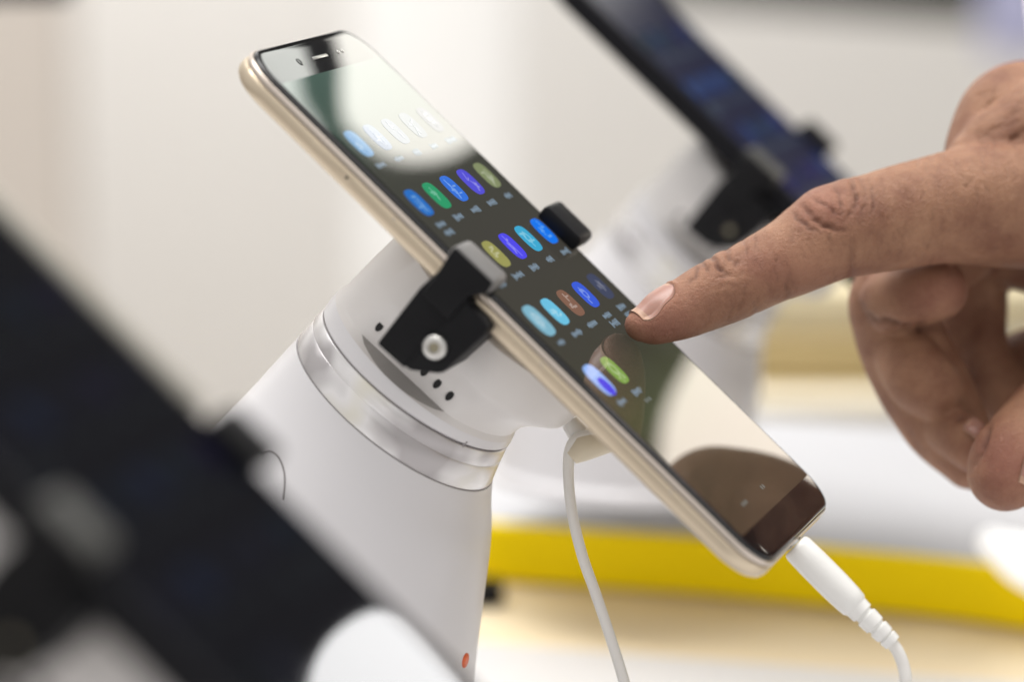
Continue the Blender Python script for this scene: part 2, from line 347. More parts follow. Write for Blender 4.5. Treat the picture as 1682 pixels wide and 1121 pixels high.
# ------------------------------------------------------------------ phone
ICON = {  # row height -> colours left to right (None = nothing there)
    4.85: [(95, 150, 195), (95, 115, 145), (85, 100, 118), (80, 95, 108), (75, 82, 95)],
    3.05: [(25, 105, 190), (35, 150, 100), (45, 110, 215), (80, 75, 210), (128, 138, 98)],
    1.25: [(95, 110, 120), (152, 150, 84), (75, 68, 232), (55, 165, 205), (10, 115, 235)],
    -.52: [(125, 178, 198), (105, 190, 222), (128, 92, 74), (52, 88, 214), (60, 66, 92)],
    -2.31: [(150, 185, 245), (120, 158, 70), None, None, None]}
COLX = [-2.6, -1.3, 0, 1.29, 2.6]
emats = {}
def emat(c, dim=1.0):
    k = (c, dim)
    if k not in emats:
        emats[k] = mat('screen_pixels', (.006, .006, .007, 1), .05, ior=1.5, emis=tuple(x * dim for x in lin(*c)[:3]) + (1,), estr=1.0)
    return emats[k]
def sq(cx, cy, h, n=20, p=3.0):
    o = []
    for k in range(n):
        a = 2 * math.pi * k / n; c, s = math.cos(a), math.sin(a)
        o.append((cx + h * math.copysign(abs(c) ** (2 / p), c), cy + h * math.copysign(abs(s) ** (2 / p), s)))
    return o
def flat(V, Fc, pts, z, t=.004):
    n = len(V); k = len(pts)
    V += [np.array([x, y, z]) for x, y in pts]; Fc.append(tuple(range(n, n + k)))
def make_phone(M, label, dark=False, dim=1.0, grp=None, gl=None):
    root = empty('phone', M); tag(root, label, 'phone', grp)
    fm = M_bgframe if dark else M_gold; cm = M_bgframe if dark else M_chamf
    W2, H2, r = 3.65, 7.6, .95
    def ring(i, z): return rrect(W2 - i, H2 + .12 - i, r - i * .8, z, 0, .12)
    Mg = gl or M_glass
    # glass slab: black, with a curved edge
    V, Fc = loft([ring(.07, -.13), ring(.06, -.05), ring(.085, -.018), ring(.13, -.004), ring(.2, 0.)])
    mesh('screen_glass', V, Fc, Mg, root, sharp=60)
    V, Fc = loft([ring(.09, -.14), ring(.05, -.105), ring(.035, -.095), ring(.012, -.11), ring(0, -.15), ring(.0, -.205), ring(.02, -.215)])
    mesh('frame_chamfer', V, Fc, cm, root, sharp=50)
    V, Fc = loft([ring(.04, -.215), ring(.04, -.245)]); mesh('frame_seam', V, Fc, M_bgframe if dark else M_groove, root, sharp=40)
    V, Fc = loft([ring(.03, -.245), ring(.0, -.26), ring(-.02, -.34), ring(-.02, -.46), ring(.02, -.57), ring(.10, -.64), ring(.23, -.69), ring(.45, -.72)])
    mesh('frame', V, Fc, fm, root, sharp=50)
    V, Fc = loft([ring(.45, -.72), ring(.8, -.74), ring(1.5, -.75)]); mesh('back_cover', V, Fc, fm, root)
    for y in (6.35, -6.35):
        for s in (1,):
            box('antenna_line', M_bgframe if dark else M_line, root, s * 3.62 - .055, s * 3.62 + .055, y - .05, y + .05, -.52, -.24, r=.02)
    # display
    V, Fc = [], []; flat(V, Fc, [(x, y) for x, y, _ in rrect(3.43, 6.77, .06, 0, 0, .02, seg=2)], .003)
    c = (.046, .043, .033) if not dark else ((.003, .0045, .030) if dim > .3 else (.001, .001, .004))
    wallm = mat('display_wallpaper', (.006, .006, .006, 1), .035, ior=1.52, emis=c + (1,), estr=1)
    if not dark:   # the wallpaper picture: teal at the top, brown grey, olive lower down
        t = wallm.node_tree; b = t.nodes['Principled BSDF']; tc_ = t.nodes.new('ShaderNodeTexCoord'); sp_ = t.nodes.new('ShaderNodeSeparateXYZ'); m_ = t.nodes.new('ShaderNodeMapRange'); r_ = t.nodes.new('ShaderNodeValToRGB')
        t.links.new(tc_.outputs['Object'], sp_.inputs[0]); t.links.new(sp_.outputs['Y'], m_.inputs[0]); m_.inputs[1].default_value = -.068; m_.inputs[2].default_value = .068; t.links.new(m_.outputs[0], r_.inputs[0])
        els = r_.color_ramp.elements; els[0].position = 0; els[0].color = (.058, .040, .024, 1); els[1].position = 1; els[1].color = (.050, .095, .075, 1)
        for p_, c_ in ((.16, (.060, .046, .026, 1)), (.24, (.058, .066, .028, 1)), (.36, (.048, .044, .032, 1)), (.6, (.046, .042, .035, 1)), (.8, (.044, .046, .036, 1)), (.9, (.036, .070, .052, 1))):
            e_ = els.new(p_); e_.color = c_
        t.links.new(r_.outputs[0], b.inputs['Emission Color'])
    if gl: wallm.node_tree.nodes['Principled BSDF'].inputs['Specular IOR Level'].default_value = gl.node_tree.nodes['Principled BSDF'].inputs['Specular IOR Level'].default_value; wallm.node_tree.nodes['Principled BSDF'].inputs['Roughness'].default_value = gl.node_tree.nodes['Principled BSDF'].inputs['Roughness'].default_value
    disp = mesh('display', V, Fc, wallm, root, smooth=False)
    # app icons with small glyphs and labels
    for ry, row in ICON.items():
        for cx_, c in zip(COLX, row):
            if c is None: continue
            if dark: c = [(20, 30, 90), (12, 60, 110), (30, 20, 110), (10, 45, 60), (35, 75, 150)][random.randrange(5)]
            V, Fc, fmi = [], [], []; h = .44 if (ry < 0 and cx_ < -2) else .385
            flat(V, Fc, sq(cx_, ry, h), .0055); fmi.append(0)
            z = .007; k = random.randrange(3)
            if k == 0:      # ring
                rn = random.uniform(.15, .22); o1, i1 = sq(cx_, ry + .03, rn, 14, 2), sq(cx_, ry + .03, rn * .62, 14, 2)
                for q in range(14): flat(V, Fc, [o1[q], o1[(q + 1) % 14], i1[(q + 1) % 14], i1[q]], z); fmi.append(1)
            for q in range(random.randrange(4, 8)):     # strokes of a small emblem
                a_ = random.choice((0, math.pi / 2, random.uniform(0, 3.1))); x_ = cx_ + random.uniform(-.14, .14); y_ = ry + random.uniform(-.20, .20); l_ = random.uniform(.07, .17); w_ = random.uniform(.018, .035)
                ca, sa = math.cos(a_), math.sin(a_)
                flat(V, Fc, [(x_ + u_ * ca - v_ * sa, y_ + u_ * sa + v_ * ca) for u_, v_ in ((-l_, -w_), (l_, -w_), (l_, w_), (-l_, w_))], z + .0003 * (q + 1)); fmi.append(1)
            if c == (150, 185, 245):
                flat(V, Fc, sq(cx_ + .03, ry - .2, .26, 14, 2.4), .0085); fmi.append(2)
            lt = tuple(min(255, int(q * .64 + 255 * .34)) for q in c)
            mesh('app_icon', V, Fc, None, disp, smooth=False, mats=[emat(c, dim), emat(lt, dim), emat((60, 60, 225), dim)], fm=fmi)
            # label: a few unreadable specks
            V, Fc = [], []; n = random.choice((4, 5, 5, 6))
            rows_ = (0, -.24) if (cx_ < -2 and ry in (3.05,)) or (cx_ > 1 and ry < 1) else (0,)
            for dy in rows_:
                for q in range(n):
                    x = cx_ + (q - (n - 1) / 2) * .12; hh = random.uniform(.05, .10); y = ry - .66 + dy
                    flat(V, Fc, [(x - .04, y - hh), (x + .035, y - hh), (x + .045, y + hh), (x - .03, y + hh)], .0055)
                    if q < n - 1: flat(V, Fc, [(x + .03, y - .015), (x + .09, y - .015), (x + .09, y + .02), (x + .03, y + .02)], .0055)
            mesh('icon_label', V, Fc, emat((135, 155, 172), dim * .8), disp, smooth=False)
    for x, y, kk in ((.15, -6.27, 0), (-1.76, -6.27, 1), (-2.6 + 1.3, -3.25, 1), (-1.1, -2.95, 0)):
        V, Fc = [], []
        for q in range(2 + kk): flat(V, Fc, sq(x + q * .17, y, .06, 8, 2), .0055)
        mesh('icon_label', V, Fc, emat((120, 125, 120), dim * .8), disp, smooth=False)
    # earpiece, lens and sensor in the top border
    box('earpiece', M_steel if not dark else M_black, root, -.48, .52, 7.16, 7.24, .0, .012, r=.004)
    for x, rr in ((-1.35, .10), (1.3, .05), (1.6, .05)):
        V, Fc = loft([rrect(rr, rr, rr * .99, .0, x, 7.2, 4), rrect(rr, rr, rr * .99, .01, x, 7.2, 4), rrect(rr * .6, rr * .6, rr * .59, .012, x, 7.2, 4)])
        mesh('front_camera' if rr > .08 else 'sensor', V, Fc, M_glass if rr > .08 else M_steel, root)
    # keys and trays in the frame
    for y0, y1 in ((4.25, 5.45),):
        box('sim_tray', fm, root, -3.675, -3.60, y0, y1, -.47, -.30, r=.03)
        box('tray_hole', M_hole, root, -3.68, -3.60, y0 + .10, y0 + .17, -.42, -.35, r=.01)
    box('power_button', fm, root, 3.60, 3.69, 2.6, 3.6, -.47, -.30, r=.03)
    box('volume_button', fm, root, 3.60, 3.69, 4.0, 5.8, -.47, -.30, r=.03)
    for y in (3.06, -1.29, -5.06):
        box('case_snap', M_line if not dark else M_bgframe, root, -3.672, -3.6, y - .05, y + .05, -.37, -.27, r=.02)
    box('charging_port', M_hole, root, -.48, .48, -7.625, -7.55, -.46, -.26, r=.03)
    return root
ph_main = make_phone(M_main, 'champagne phone in sharp focus with lit app icons, touched by the finger')

# ------------------------------------------------------------------ stand (in the phone's frame, below its back)
def ringpair(L, R, n=72, cut=None):
    L, R = np.array(L, float), np.array(R, float); c = (L + R) / 2; h = (L - R) / 2; rr = np.linalg.norm(h); out = []
    for k in range(n):
        a = 2 * math.pi * k / n
        x = rr * math.sin(a)
        if cut is not None and x < cut: x = cut
        q = c + h * math.cos(a); out.append(np.array([x, q[0], q[1]]))
    return out
def make_stand(M, label, grp, detail=True, short=False):
    root = empty('display_stand', M); tag(root, label, 'phone stand', grp)
    CUT = -2.19
    # head: a round plate under the phone running into a neck with a flat front
    prof = [((2.9, -1.0), (-1.9, -.95)), ((3.15, -1.03), (-2.18, -.97)), ((3.24, -1.12), (-2.27, -1.05)), ((3.28, -1.8), (-2.29, -1.5)), ((3.29, -2.05), (-2.28, -1.98)), ((3.30, -2.12), (-2.24, -2.12)),
            ((3.31, -2.35), (-2.0, -2.32)), ((3.32, -2.6), (-1.76, -2.52)), ((3.33, -2.9), (-1.60, -2.8)), ((3.34, -3.2), (-1.55, -3.06))]
    cuts = [-2.4, -2.55, -2.66, -2.64, -2.58, -2.5, -2.3, -2.15, -2.08, -2.07]
    V, Fc = loft([ringpair(a, b, cut=c) for (a, b), c in zip(prof, cuts)], True, False); mesh('head', V, Fc, M_whiteb, root, sharp=42)
    # the shelf where the flat front meets the round ring
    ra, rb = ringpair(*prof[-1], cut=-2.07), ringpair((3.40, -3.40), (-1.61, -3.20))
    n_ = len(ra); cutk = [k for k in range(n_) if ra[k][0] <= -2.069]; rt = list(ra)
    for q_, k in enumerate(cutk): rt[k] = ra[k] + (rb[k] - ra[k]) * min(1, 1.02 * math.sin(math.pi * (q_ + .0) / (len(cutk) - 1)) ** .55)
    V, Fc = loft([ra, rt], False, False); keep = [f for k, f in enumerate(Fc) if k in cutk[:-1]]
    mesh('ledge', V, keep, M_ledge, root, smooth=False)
    V, Fc = loft([rt, rb], False, False); mesh('neck', V, Fc, M_whiteb, root, sharp=30)
    V, Fc = loft([rb, ringpair((3.405, -3.43), (-1.62, -3.23)), ringpair((3.40, -3.6), (-1.64, -3.30)), ringpair((3.38, -3.82), (-1.66, -3.38)), ringpair((3.33, -3.87), (-1.62, -3.42))], False, True); mesh('neck_ring', V, Fc, M_white, root, sharp=40)
    V, Fc = loft([ringpair((3.31, -3.84), (-1.6, -3.40)), ringpair((3.31, -3.91), (-1.6, -3.47))]); mesh('seam', V, Fc, M_seam, root, sharp=40)
    V, Fc = loft([ringpair((3.36, -3.90), (-1.65, -3.46)), ringpair((3.375, -3.93), (-1.67, -3.48)), ringpair((3.375, -4.2), (-1.76, -3.78)), ringpair((3.35, -4.23), (-1.75, -3.81)), ringpair((3.37, -4.26), (-1.78, -3.84)), ringpair((3.37, -4.72), (-1.95, -4.33)), ringpair((3.34, -4.76), (-1.94, -4.36))]); mesh('collar', V, Fc, M_band, root, sharp=40)
    V, Fc = loft([ringpair((3.32, -4.75), (-1.94, -4.35)), ringpair((3.32, -4.80), (-1.96, -4.39))]); mesh('seam', V, Fc, M_seam, root, sharp=40)
    bod = [((3.36, -4.79), (-1.98, -4.38)), ((3.365, -5.4), (-2.35, -4.85)), ((3.36, -6.3), (-2.86, -5.42)), ((3.37, -7.58), (-3.62, -6.5)), ((3.3, -9.0), (-4.56, -7.86)), ((2.9, -10.6), (-5.6, -9.15)), ((2.0, -12.6), (-7.1, -10.5)), ((.6, -15.0), (-8.0, -11.6)), ((-1.4, -17.9), (-8.5, -12.15))]
    if short: bod = bod[:4] + [((3.1, -9.7), (-4.45, -6.85)), ((1.0, -12.3), (-5.0, -7.1))]
    q = catmull([np.r_[a, b] for a, b in bod], 5)
    V, Fc = loft([ringpair(v[:2], v[2:]) for v in q]); body = mesh('body', V, Fc, M_white, root, sharp=40)
    # foot disc on the table
    c = np.array([-2.0, -9.7]) if short else np.array([-4.95, -15.0]); d = np.array([.752, -.652]); u = np.array([.652, .752])
    k_ = .78 if short else 1; rr = [(5.3 * k_, .05), (5.3 * k_, .35), (5.1 * k_, .5), (3.0 * k_, .55)]
    V, Fc = loft([ringpair(c + d * r_ + u * (h_ - .0), c - d * r_ + u * (h_ - .0)) for r_, h_ in rr]); mesh('foot', V, Fc, M_white, root, sharp=40)
    # speaker-like holes in a row on the flat front
    for y in (1.94, 1.56, 1.19, .57, .19, -.18):
        V, Fc = loft([[np.array([x_, y + .075 * math.cos(a), -2.74 + .13 * math.sin(a)]) for a in np.linspace(0, 2 * math.pi, 14, endpoint=False)] for x_ in (-1.9, -2.13 - .0)])
        mesh('hole', V, Fc, M_hole, root, sharp=40)
    # clamp
    def pr(name, m, outl, x0, x1, r=.05): return prism(name, m, cl, outl, x0, x1, r)
    cl = box('clamp', M_black, root, -3.75, 3.9, .62, 1.5, -1.0, -.80, r=.06)
    box('clamp_neck', M_black, cl, -1.0, 1.0, .3, 1.8, -1.35, -.9, r=.1)
    pr('clamp_body', M_black, [(.72, -2.36), (1.5, -2.40), (1.63, -.86), (1.58, -.30), (.6, -.30)], -4.1, -2.2, .06)
    pr('screw_block', M_black, [(.76, -2.30), (.62, -2.30), (.12, -1.9), (.05, -1.8), (-.05, -.62), (-.02, -.42), (.2, -.36), (.76, -.36)], -4.14, -2.5, .06)
    pr('clamp_arm', M_black, [(.7, -.9), (1.5, -.9), (1.58, -.2), (1.66, .2), (1.66, .36), (.55, .38), (.5, .1), (.74, -.2)], -4.2, -3.70, .07)
    lp = pr('clamp_lip', M_blackm if detail else M_lipdark, [(.5, .05), (1.66, .05), (1.69, .32), (1.6, .41), (.58, .43), (.48, .32)], -4.17, -3.2, .07)
    pr('clamp_lip_pad', M_black, [(.5, .012), (1.6, .012), (1.62, .20), (.47, .2)], -3.8, -3.28, .05)
    pr('clamp_arm', M_black, [(.62, -.9), (1.5, -.9), (1.56, .1), (.58, .1)], 3.70, 4.02, .05)
    pr('clamp_lip', M_black, [(.52, .012), (1.64, .012), (1.66, .30), (1.58, .38), (.6, .38), (.5, .28)], 2.98, 4.06, .06)
    # screw: dome ring with a hex socket
    def disc(name, m, prof, y=.54, z=-1.52, n=24):
        V, Fc = loft([[np.array([x_, y + r_ * math.cos(a), z + r_ * math.sin(a)]) for a in np.linspace(0, 2 * math.pi, n, endpoint=False)] for x_, r_ in prof]); return mesh(name, V, Fc, m, cl, sharp=40)
    disc('screw', M_steel if detail else M_black, [(-4.0, .27), (-4.2, .27), (-4.24, .25), (-4.27, .20), (-4.27, .13), (-4.22, .12)])
    disc('screw_socket', mat('socket_brass', (.30, .27, .19, 1), .5, metal=.5), [(-4.2, .118), (-4.225, .118)], n=6)
    if detail:
        # loop-shaped outline of a hatch on the body and a small orange sticker near its foot
        bm_ = bmesh.new(); bm_.from_mesh(body.data); bvh = BVHTree.FromBMesh(bm_); o = Matrix(M).inverted() @ Vector(CAMP * S)
        def onb(px, py):
            d = Matrix(M).inverted().to_3x3() @ Vector(P(px, py, 1.) - CAMP); h_, n_, _, _ = bvh.ray_cast(o, d.normalized()); return (np.array(h_) / S, np.array(n_)) if h_ else None
        ell = [(430, 746), (445, 742), (458, 752), (466, 772), (468, 795), (466, 820)]
        pts = [onb(*e_) for e_ in ell]
        V, Fc = tube([p[0] - p[1] * 0 for p in pts], [.022] * len(pts), 8, 6); mesh('hatch_outline', V, Fc, M_seam, root)
        hv, hn = onb(764, 1086); t1 = np.cross(hn, [0, 0, 1]); t1 /= np.linalg.norm(t1); t2 = np.cross(hn, t1)
        V, Fc = loft([[hv + hn * h_ + .17 * (math.cos(a) * t1 + math.sin(a) * t2) for a in np.linspace(0, 2 * math.pi, 16, endpoint=False)] for h_ in (-.03, .02)])
        mesh('sticker', V, Fc, M_orange, root)
        box('notch', M_seam, root, -1.62, -1.56, -1.10, -1.04, -3.62, -3.38, r=.01); bm_.free()
    return root
G = 'phone stands in a row'
make_stand(M_main, 'white stand with silver collar and black clamp holding the sharp champagne phone', G)

# neighbours, out of focus
def rz(deg, ax):
    return np.array(Matrix.Rotation(math.radians(deg), 3, ax))
def placed(px, py, Z, loc, ang):
    """frame whose local point loc is seen at px,py at depth Z"""
    R_ = Bw @ rz(ang, 'Y'); o = P(px, py, Z) - R_ @ np.array(loc)
    return Matrix([[*R_[i], o[i] * S] for i in range(3)] + [[0, 0, 0, 1]]), R_, o
M_fg, R_fg, O_fg = placed(396, 722, 63, (3.5, 1.1, .2), -.5)
def mirrored_fg(px, py, Zv):
    p = P(px, py, Zv); n = R_fg[:, 2]; return p - 2 * ((p - O_fg) @ n) * n
_pm = [mirrored_fg(x, y, 100) for x, y in arc([(500, 1230), (506, 1130), (530, 1065), (585, 1020), (642, 1010), (690, 1045), (765, 1135), (840, 1230)], 4)]
_c = np.mean(_pm, 0) - CAMP; print('FGPANEL', CX + F * (_c @ Xv) / (_c @ Fv), CY - F * (_c @ Uv) / (_c @ Fv), _c @ Fv)
_m = mat('lamp_round', (.8, .8, .8, 1), .5, emis=(1, 1, 1, 1), estr=7.0)
tag(polyslab('light_panel', _m, _pm, 1.2, direc=rw), 'round light panel mirrored white in the dark phone at lower left', 'lamp', 'light panels mirrored in the screen')
ph_fg = make_phone(M_fg, 'dark blurred phone closest to the camera, crossing the lower left corner', True, .06, gl=mat('dim_glass', (.004, .004, .006, 1), .035, spec=.3))
box('edge_bumper', mat('cream_bumper', (.74, .71, .62, 1), .5), ph_fg, 3.67, 3.78, 2.0, 7.5, -.3, .16, r=.08)  # cream strip added to imitate light caught on the phone's edge
make_stand(M_fg, 'blurred stand and black clamp under the dark phone in the lower left corner', G, False)
M_bg, _, _ = placed(1342, 226, 109.3, (3.5, 1.1, .2), -.5)
M_bgp, _, _ = placed(1342, 226, 109, (3.5, .2, .2), 1.0)
make_phone(M_bgp, 'dark blurred phone with a blue glow behind the pointing finger at upper right', True, .45, gl=mat('matt_glass', (.006, .006, .008, 1), .5, spec=.12))
make_stand(M_bg, 'blurred pale stand and black clamp holding the dark phone in the background', G, False, True)

# ------------------------------------------------------------------ cables
cb = empty('usb_cable', loc=P(1320, 905, 83.2)); tag(cb, 'white charging cable plugged into the bottom end of the sharp phone', 'cable')
bpy.context.view_layer.update()
def under(o, root): o.parent = root; o.matrix_parent_inverse = root.matrix_world.inverted(); return o
Zc = 83.1
pa, pbb, pcc = P(1306, 897, Zc), P(1406, 998, Zc - .15), P(1466, 1056, Zc - .2)
ax = (pbb - pa) / np.linalg.norm(pbb - pa)
def rad_tube(pts, rads, name, m, root, seg=24):
    rings = []; u = None
    for i, (p, r_) in enumerate(zip(pts, rads)):
        t = pts[min(i + 1, len(pts) - 1)] - pts[max(i - 1, 0)]; t = t / (np.linalg.norm(t) + 1e-9)
        if u is None: u = np.cross(t, [0, 1, .1])
        u = u - t * (u @ t); u /= np.linalg.norm(u); v = np.cross(t, u)
        rings.append([p + r_ * (math.cos(a) * u + math.sin(a) * v) for a in np.linspace(0, 2 * math.pi, seg, endpoint=False)])
    V, Fc = loft(rings); return under(mesh(name, V, Fc, m, None, sharp=50), root)
lg = np.linalg.norm(pbb - pa)
rad_tube([pa - ax * .35, pa - ax * .02], [.16, .16], 'plug_metal', M_steel, cb)
rad_tube([pa + ax * s for s in (0, .03, .12, .5, 1.2, lg - .25, lg - .06, lg)], [.26, .31, .335, .345, .345, .33, .31, .26], 'plug', M_plug, cb, 32)
# strain relief with cut grooves
sp = catmull([pbb - ax * .02, P(1440, 1031, Zc - .2), P(1466, 1057, Zc - .2)], 22); rr = []
for i, p in enumerate(sp):
    s = i / (len(sp) - 1); g = (s * 3.4) % 1
    rr.append((.27 - .075 * s) * (1 - (.20 if .55 < g < .78 and .12 < s < .95 else 0)))
rad_tube(list(sp), rr, 'strain_relief', M_plug, cb, 24)
cp = [P(*q) for q in ((1460, 1052, Zc - .2), (1474, 1070, Zc - .2), (1484, 1095, Zc - .2), (1488, 1125, Zc - .2), (1486, 1180, Zc), (1470, 1260, Zc + .5))] + [on_plane(1430, 1330, .15), on_plane(1330, 1350, .15)]
V, Fc = tube(cp, [.135] * len(cp), 14, 8); under(mesh('cord', V, Fc, M_cable, None), cb)
c2 = empty('sensor_cable', loc=P(960, 730, 85.5)); tag(c2, 'thin white security cable hanging from the back of the sharp phone', 'cable'); bpy.context.view_layer.update()
Zs = 85.0
cp = [P(*q) for q in ((985, 715, Zs), (950, 722, Zs), (936, 745, Zs), (934, 790, Zs), (941, 850, Zs), (957, 915, Zs), (978, 975, Zs), (1000, 1040, Zs), (1022, 1110, Zs), (1040, 1180, Zs), (1050, 1260, Zs + .5))] + [on_plane(1060, 1350, .15)]
V, Fc = tube(cp, [.14, .15, .135, .12, .12, .12, .12, .12, .125, .13, .13, .13], 14, 8); under(mesh('cord', V, Fc, M_cable, None), c2)
rad_tube([P(1010, 715, Zs + .6), P(985, 722, Zs + .2), P(955, 738, Zs), P(938, 752, Zs)], [.34, .36, .30, .18], 'cable_boot', M_plugtan, c2)
rad_tube([P(936, 695, Zs + .4), P(955, 720, Zs + .3), P(975, 735, Zs + .3)], [.2, .26, .22], 'sensor_block', M_plug, c2)

# ------------------------------------------------------------------ hand
def zfinger(px): return 84.95 + .0056 * (px - 1050)
def chain(lst):   # (px, py, Z, radius px)
    pts = [P(x, y, z) for x, y, z, r in lst]; rad = [r * z / F for x, y, z, r in lst]; return tube(pts, rad, 26, 7)
chains = []
idx = [(1053, 534, 29), (1068, 531, 38), (1092, 520, 45.5), (1128, 505, 51), (1165, 487, 56), (1205, 469, 58.5), (1250, 446, 60.5), (1300, 421, 66), (1338, 399, 73.5), (1372, 382, 79), (1415, 372, 81.5), (1470, 359, 86), (1530, 346, 90), (1600, 335, 98), (1680, 330, 106)]
chains.append([(x, y, zfinger(x) + (0 if x > 1100 else .0), r) for x, y, r in idx])
zi = zfinger
chains.append([(1580, 345, zi(1580), 92), (1700, 320, 89.5, 125), (1850, 270, 91, 170), (2000, 180, 94, 190)])
# back of the hand and wrist rising behind the index knuckle
chains.append([(1612, 300, 89.0, 72), (1636, 225, 89.6, 78), (1668, 185, 90.2, 84), (1760, 200, 92.5, 120), (1900, 120, 95, 180), (2060, -20, 99, 190)])
chains.append([(1602, 266, 88.5, 52), (1645, 246, 88.8, 78), (1720, 235, 89.2, 120), (1820, 240, 90, 150)])
# thickness of the palm behind, dark and shaded
chains.append([(1560, 395, 90.5, 55), (1640, 400, 91.5, 66), (1760, 400, 92.5, 100), (1900, 350, 94, 150)])
# middle finger, bent: knuckle bend at left, then down and inwards
chains.append([(1580, 410, 90.5, 60), (1520, 440, 90.2, 66), (1466, 486, 90.0, 70), (1470, 530, 90.2, 72), (1492, 585, 90.4, 76), (1524, 645, 90.4, 76), (1556, 700, 90.3, 70), (1596, 752, 90.2, 55)])
chains.append([(1466, 494, 89.2, 54), (1500, 486, 88.8, 54), (1537, 476, 88.8, 54)])
chains.append([(1490, 590, 89.6, 54), (1512, 622, 89.3, 58), (1534, 640, 89.3, 52)])
chains.append([(1560, 706, 89.4, 42), (1585, 722, 89.0, 45), (1604, 738, 89.0, 44)])
# ring finger in the shade
chains.append([(1530, 430, 91.5, 50), (1570, 500, 92.3, 55), (1590, 580, 92.3, 55), (1610, 650, 92.3, 50)])
chains.append([(1640, 640, 92.8, 62), (1690, 602, 92.8, 62), (1780, 580, 93, 70), (1880, 500, 93, 90)])
chains.append([(1600, 430, 92, 55), (1614, 500, 92.2, 42), (1612, 570, 92.0, 46), (1640, 640, 91.8, 58), (1700, 690, 91.6, 60)])
# thumb: tip at lower right
chains.append([(1900, 520, 91, 110), (1800, 610, 89.5, 78), (1735, 668, 88.3, 66), (1690, 712, 87.5, 62), (1660, 752, 87.0, 66), (1652, 776, 86.9, 66)])
chains.append([(1900, 300, 93, 150), (1900, 420, 92, 130), (1880, 540, 91, 110)])
V, Fc = [], []
for c in chains:
    v, f_ = chain(c); n = len(V); V += v; Fc += [tuple(i + n for i in q) for q in f_]
me = bpy.data.meshes.new('hand_src'); me.from_pydata([tuple(v) for v in V], [], Fc)
bmx = bmesh.new(); bmx.from_mesh(me); bmesh.ops.recalc_face_normals(bmx, faces=bmx.faces); bmx.to_mesh(me); bmx.free()
tmp = bpy.data.objects.new('hand_src', me); link(tmp)
md = tmp.modifiers.new('r', 'REMESH'); md.mode = 'VOXEL'; md.voxel_size = .05; md.use_smooth_shade = True
bpy.context.view_layer.update()
ev = tmp.evaluated_get(bpy.context.evaluated_depsgraph_get()); em = ev.to_mesh()
nv = len(em.vertices); co = np.empty(nv * 3); em.vertices.foreach_get('co', co); co = co.reshape(-1, 3)
polys = [tuple(p.vertices) for p in em.polygons]; ed = np.empty(len(em.edges) * 2, int); em.edges.foreach_get('vertices', ed); ed = ed.reshape(-1, 2)
ev.to_mesh_clear(); bpy.data.objects.remove(tmp)
deg = np.bincount(ed.ravel(), minlength=nv)[:, None]
def smooth_(x, it, lam=.6):
    for _ in range(it):
        s = np.zeros_like(x)
        for k in range(x.shape[1]): s[:, k] = np.bincount(ed[:, 0], x[ed[:, 1], k], nv) + np.bincount(ed[:, 1], x[ed[:, 0], k], nv)
        x = x + lam * (s / deg - x)
    return x
co = smooth_(co, 14)
pf = np.array([p if len(p) == 4 else (*p, p[-1]) for p in polys])
def normals(co):
    fn = np.cross(co[pf[:, 2]] - co[pf[:, 0]], co[pf[:, 3]] - co[pf[:, 1]]); N_ = np.zeros_like(co)
    for k in range(4):
        for a_ in range(3): N_[:, a_] += np.bincount(pf[:, k], fn[:, a_], nv)
    return N_ / (np.linalg.norm(N_, axis=1)[:, None] + 1e-12)
Nn = normals(co)
d = co - CAMP; zc = d @ Fv; px = CX + F * (d @ Xv) / zc; py = CY - F * (d @ Uv) / zc
facing = np.clip(-(Nn * d).sum(1) / np.linalg.norm(d, axis=1) * 3 + .6, 0, 1)
disp_ = np.zeros(nv); crease = np.zeros(nv)
def smooth1(a_):
    k = np.array([.25, .5, .25]); return np.stack([np.convolve(np.pad(a_[:, c_], 1, 'edge'), k, 'valid') for c_ in range(2)], 1)
pn = np.zeros(nv)
for fr in (.05, .09, .16, .28):     # uneven groove depth and gentle lumps
    w1 = rng.normal(0, fr, (3, 2)); ph_ = rng.uniform(0, 6, 3)
    for q_ in range(3): pn += np.sin(px * w1[q_, 0] + py * w1[q_, 1] + ph_[q_]) / 12
def groove(pts, sig, depth, cr=.6, fac=None):
    global disp_, crease
    q = catmull(np.array(pts, float), 6); q = q + smooth1(rng.normal(0, 2.2, q.shape)) + rng.normal(0, 1.0, 2); depth *= rng.uniform(.5, .95); cr *= .8; sig *= 1.15; best = np.full(nv, 1e9); box_ = (px > q[:, 0].min() - 25) & (px < q[:, 0].max() + 25) & (py > q[:, 1].min() - 25) & (py < q[:, 1].max() + 25)
    ii = np.where(box_)[0]
    if len(ii) == 0: return
    A = q[:-1]; B = q[1:]
    for a_, b2 in zip(A, B):
        ab = b2 - a_; L2 = ab @ ab + 1e-9; t = np.clip(((px[ii] - a_[0]) * ab[0] + (py[ii] - a_[1]) * ab[1]) / L2, 0, 1)
        dd = np.hypot(px[ii] - a_[0] - t * ab[0], py[ii] - a_[1] - t * ab[1]); best[ii] = np.minimum(best[ii], dd)
    g = np.exp(-(best / sig) ** 2) * facing
    # taper the groove at its ends
    e0 = np.hypot(px - q[0, 0], py - q[0, 1]); e1 = np.hypot(px - q[-1, 0], py - q[-1, 1]); L = np.linalg.norm(np.diff(q, axis=0), axis=1).sum()
    g *= np.clip(np.minimum(e0, e1) / (L * .3) + .25, 0, 1)
    g = g * np.clip(1 + .9 * pn * 2, .25, 1.5); disp_ -= depth * g; crease = np.maximum(crease, cr * g)
